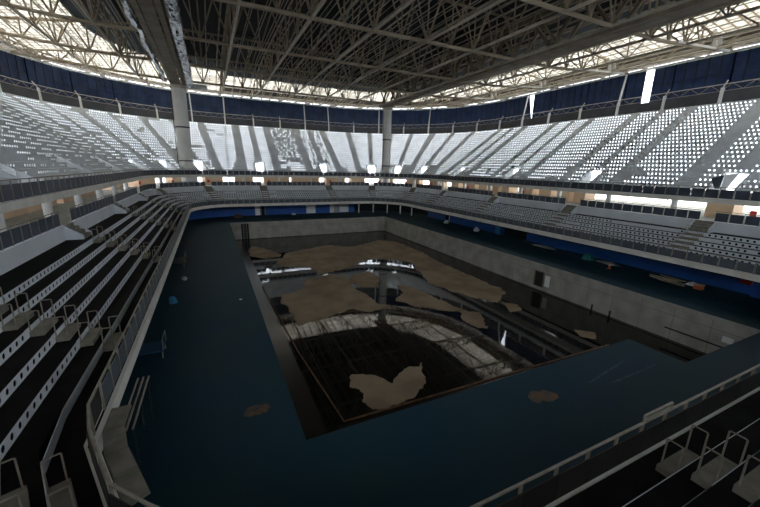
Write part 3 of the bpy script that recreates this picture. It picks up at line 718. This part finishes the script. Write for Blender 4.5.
# --- two-way trusses
def inside(x,y):
    # signed distance o
    if x<XL+R0 and y>YF-R0: return math.hypot(x-XL-R0,y-YF+R0)-R0
    if x>XR-R0 and y>YF-R0: return math.hypot(x-XR+R0,y-YF+R0)-R0
    if x<XL+R0 and y<YN+R0: return math.hypot(x-XL-R0,y-YN-R0)-R0
    if x>XR-R0 and y<YN+R0: return math.hypot(x-XR+R0,y-YN-R0)-R0
    return max(XL-x,x-XR,YN-y,y-YF)
def limit(fn,hi=90,stepp=.25):
    t=0
    while fn(t)<24.6 and t<hi: t+=stepp
    return t
def top_z(x,y):
    o=inside(x,y); return (30.0 if o<2 else zroof(o))-.35
def bot_z(x,y):
    o=inside(x,y); return ZC if o<8 else ZC+(o-8)/16.6*1.35
def truss(pts,name,label,group,rc=.17,rw=.09,mirror=False,mc='steel'):
    t=thing(name,label,'roof truss',(pts[0][0],pts[0][1],bot_z(*pts[0])),group)
    B=[Vector((x,y,bot_z(x,y))) for x,y in pts]; T=[Vector((x,y,top_z(x,y))) for x,y in pts]
    m=MB().path(B,rc,8); m.build('bottom_chord',M[mc],t)
    m=MB().path(T,rc*.8,6); m.build('top_chord',M[mc],t)
    for i in range(len(B)):
        if (T[i]-B[i]).length>.5: MB().bar(B[i],T[i],rw,6).build('vertical',M['steel'],t)
        if i<len(B)-1:
            mid=(T[i]+T[i+1])/2
            MB().bar(B[i],mid,rw,6).build('brace',M['steel'],t); MB().bar(mid,B[i+1],rw,6).build('brace',M['steel'],t)
    return t
YS=[0,13,26,39,52,65,78]
SP=6.87
for k,y in enumerate(YS):
    c=17.5; xl=-limit(lambda s:inside(c-s,y))+c; xr=c+limit(lambda s:inside(c+s,y))
    n=int((c-xl)/(SP/2)); pts=[(c+SP/2*i,y) for i in range(-n,int((xr-c)/(SP/2))+1)]
    if pts[0][0]-xl>.5: pts=[(xl,y)]+pts
    if xr-pts[-1][0]>.5: pts=pts+[(xr,y)]
    truss(pts,'roof_truss','beige roof truss running left to right above the pool, %s from the camera'%(['first','second','third','fourth','fifth','sixth','seventh'][k]),'cross trusses of the roof',.20,.10)
XS=[17.5+SP*i for i in range(-6,7)]
for k,x in enumerate(XS):
    y0=40-limit(lambda s:inside(x,40-s)); y1=40+limit(lambda s:inside(x,40+s)); y0=max(y0,-2)
    pts=[(x,39+6.5*i) for i in range(-7,12) if y0<39+6.5*i<y1]
    if y1-pts[-1][1]>.5: pts.append((x,y1))
    truss(pts,'roof_truss','pale roof truss running away from the camera, %s from the left'%(['first','second','third','fourth','fifth','sixth','seventh','eighth','ninth','tenth','eleventh','twelfth','thirteenth'][k]),'lengthwise trusses of the roof',.16,.085,mc='steelw')
# --- thin lattice purlins between the lengthwise trusses
pk=0
NUM=['first','second','third','fourth','fifth','sixth','seventh','eighth','ninth','tenth']
NUM13=NUM+['eleventh','twelfth','thirteenth']
x=-28.0
while x<63:
    if min(abs(x-q) for q in XS)>.6 and min(abs(x-q) for q in MX)>1.4:
        y0=max(40-limit(lambda s:inside(x,40-s)),0); y1=40+limit(lambda s:inside(x,40+s))
        li=sum(1 for q in XS if q<x)
        lo=[z for z in [x] ]
        t=thing('purlin',('slim lattice purlin right of %s lengthwise truss, %s in bay'%(NUM13[li-1],['first from left','second from left','third from left','rightmost'][min(3,int((x-XS[li-1])/SP*4))]) if li else 'slim lattice purlin left of all lengthwise trusses, %s'%['outermost','middle one','innermost'][int((x+28)/(SP/4)+.5)]),'purlin',(x,y0,29),'lattice purlins')
        a=MB(); b=MB(); c=MB(); n=int((y1-y0)/1.6); ys=[y0+(y1-y0)*i/n for i in range(n+1)]
        zt=[top_z(x,yy)+.1 for yy in ys]
        for i in range(n):
            a.bar((x,ys[i],zt[i]),(x,ys[i+1],zt[i+1]),.06,4); b.bar((x,ys[i],zt[i]-.8),(x,ys[i+1],zt[i+1]-.8),.06,4)
            z1,z2=(0,-.8) if i%2 else (-.8,0); c.bar((x,ys[i],zt[i]+z1),(x,ys[i+1],zt[i+1]+z2),.022,4)
        a.build('top_chord',M['steelw'],t); b.build('bottom_chord',M['steelw'],t); c.build('lacing',M['mega'],t)
    x+=SP/4
# --- two main girders on the columns
for k,x in enumerate(MX):
    t=thing('main_girder',['massive brown box girder reaching from the far left column to the camera','massive brown box girder reaching from the far middle column to the right'][k],'roof girder',(x,CYY,ZC-.4))
    y0,y1=0,CYY+1.2; hw=1.0
    for s in (-1,1):
        MB().beam((x+s*hw,y0,ZC-.25),(x+s*hw,y1,ZC+(.0)),.55,.55).build('bottom_chord',M['mega'],t)
        MB().beam((x+s*hw,y0,29.2),(x+s*hw,CYY,29.2),.5,.5).build('top_chord',M['mega'],t)
    n=12
    for i in range(n):
        ya=y0+(CYY-y0)*i/n; yb=y0+(CYY-y0)*(i+1)/n; ym=(ya+yb)/2
        for s in (-1,1):
            MB().beam((x+s*hw,ya,ZC),(x+s*hw,ym,29.1),.32,.32).beam((x+s*hw,ym,29.1),(x+s*hw,yb,ZC),.32,.32).build('brace',M['mega'],t)
        MB().beam((x-hw,ya,ZC-.2),(x+hw,yb,ZC-.2),.25,.25).beam((x-hw,yb,ZC-.2),(x+hw,yb,ZC-.2),.25,.25).build('tie',M['mega'],t)
    MB().box(x-.6,x+.6,y0,CYY,ZC-.45,ZC-.38).build('walkway_floor',M['mega'],t)
# foil-clad ducts slung beside the left girder
def duct(x,y0,y1,z,r,label,seed):
    mb=MB(); n=10; m=int((y1-y0)/.5)
    for i in range(m+1):
        y=y0+(y1-y0)*i/m
        for j_ in range(n):
            an=2*math.pi*j_/n; rr=r*(1+.38*noise.noise(Vector((math.cos(an)*2,y*1.3,seed+math.sin(an)*2))))
            mb.v.append((x+rr*math.cos(an)+.25*noise.noise(Vector((y*.2,seed,0))),y,z+rr*math.sin(an)*1.25+.3*noise.noise(Vector((y*.4,seed,5)))))
    for i in range(m):
        for j_ in range(n): a=i*n+j_; b=i*n+(j_+1)%n; mb.f.append((a,b,b+n,a+n))
    mb.f.append(tuple(range(n))); mb.f.append(tuple(reversed(range(m*n,m*n+n))))
    solo('foil_duct',mb,M['foil'],label,'duct','foil ducts beside the left girder')
duct(-1.9,8,79.5,24.7,.55,'crumpled shiny foil duct hanging on the right side of the left girder',3)
duct(-5.9,8,79.5,25.0,.3,'thinner crumpled foil duct on the left side of the left girder',9)
t=thing('floodlight_box','white box bracket beside the top of the far left column','bracket',(-1,80.2,24.4))
MB().box(-2.6,.9,79.6,80.9,24.2,25.0).build('housing',M['white'],t); MB().bar((-2.8,80.4,24.6),(-4.0,80.6,24.6),.15).build('arm',M['steelw'],t)
# right-hand tapered cantilever brackets with pale end posts
for k,y in enumerate((13,26,39,52,65)):
    t=thing('end_bracket','pale double post at the tip of a right roof truss, %s from camera'%ORD[k],'bracket',(62,y,26),'end brackets of the right roof trusses')
    for dx in (-3.2,-2.0):
        MB().beam((61.5+dx,y-.2,26.1),(60.6+dx,y-.2,28.1),.35,.35).build('end_post',M['white'],t)
    MB().beam((50,y-.1,25.4),(62,y-.1,26.2),.35,.25).build('lower_flange',M['white'],t)
# ------------------------------------------------------------------ outside ground
gr=MB(); B_=600
gr.box(-B_,B_,104,B_,-.6,-.4).box(-B_,B_,-B_,-24,-.6,-.4).box(-B_,-32,-24,104,-.6,-.4).box(67,B_,-24,104,-.6,-.4)
struct('floor',gr,M['ground'])
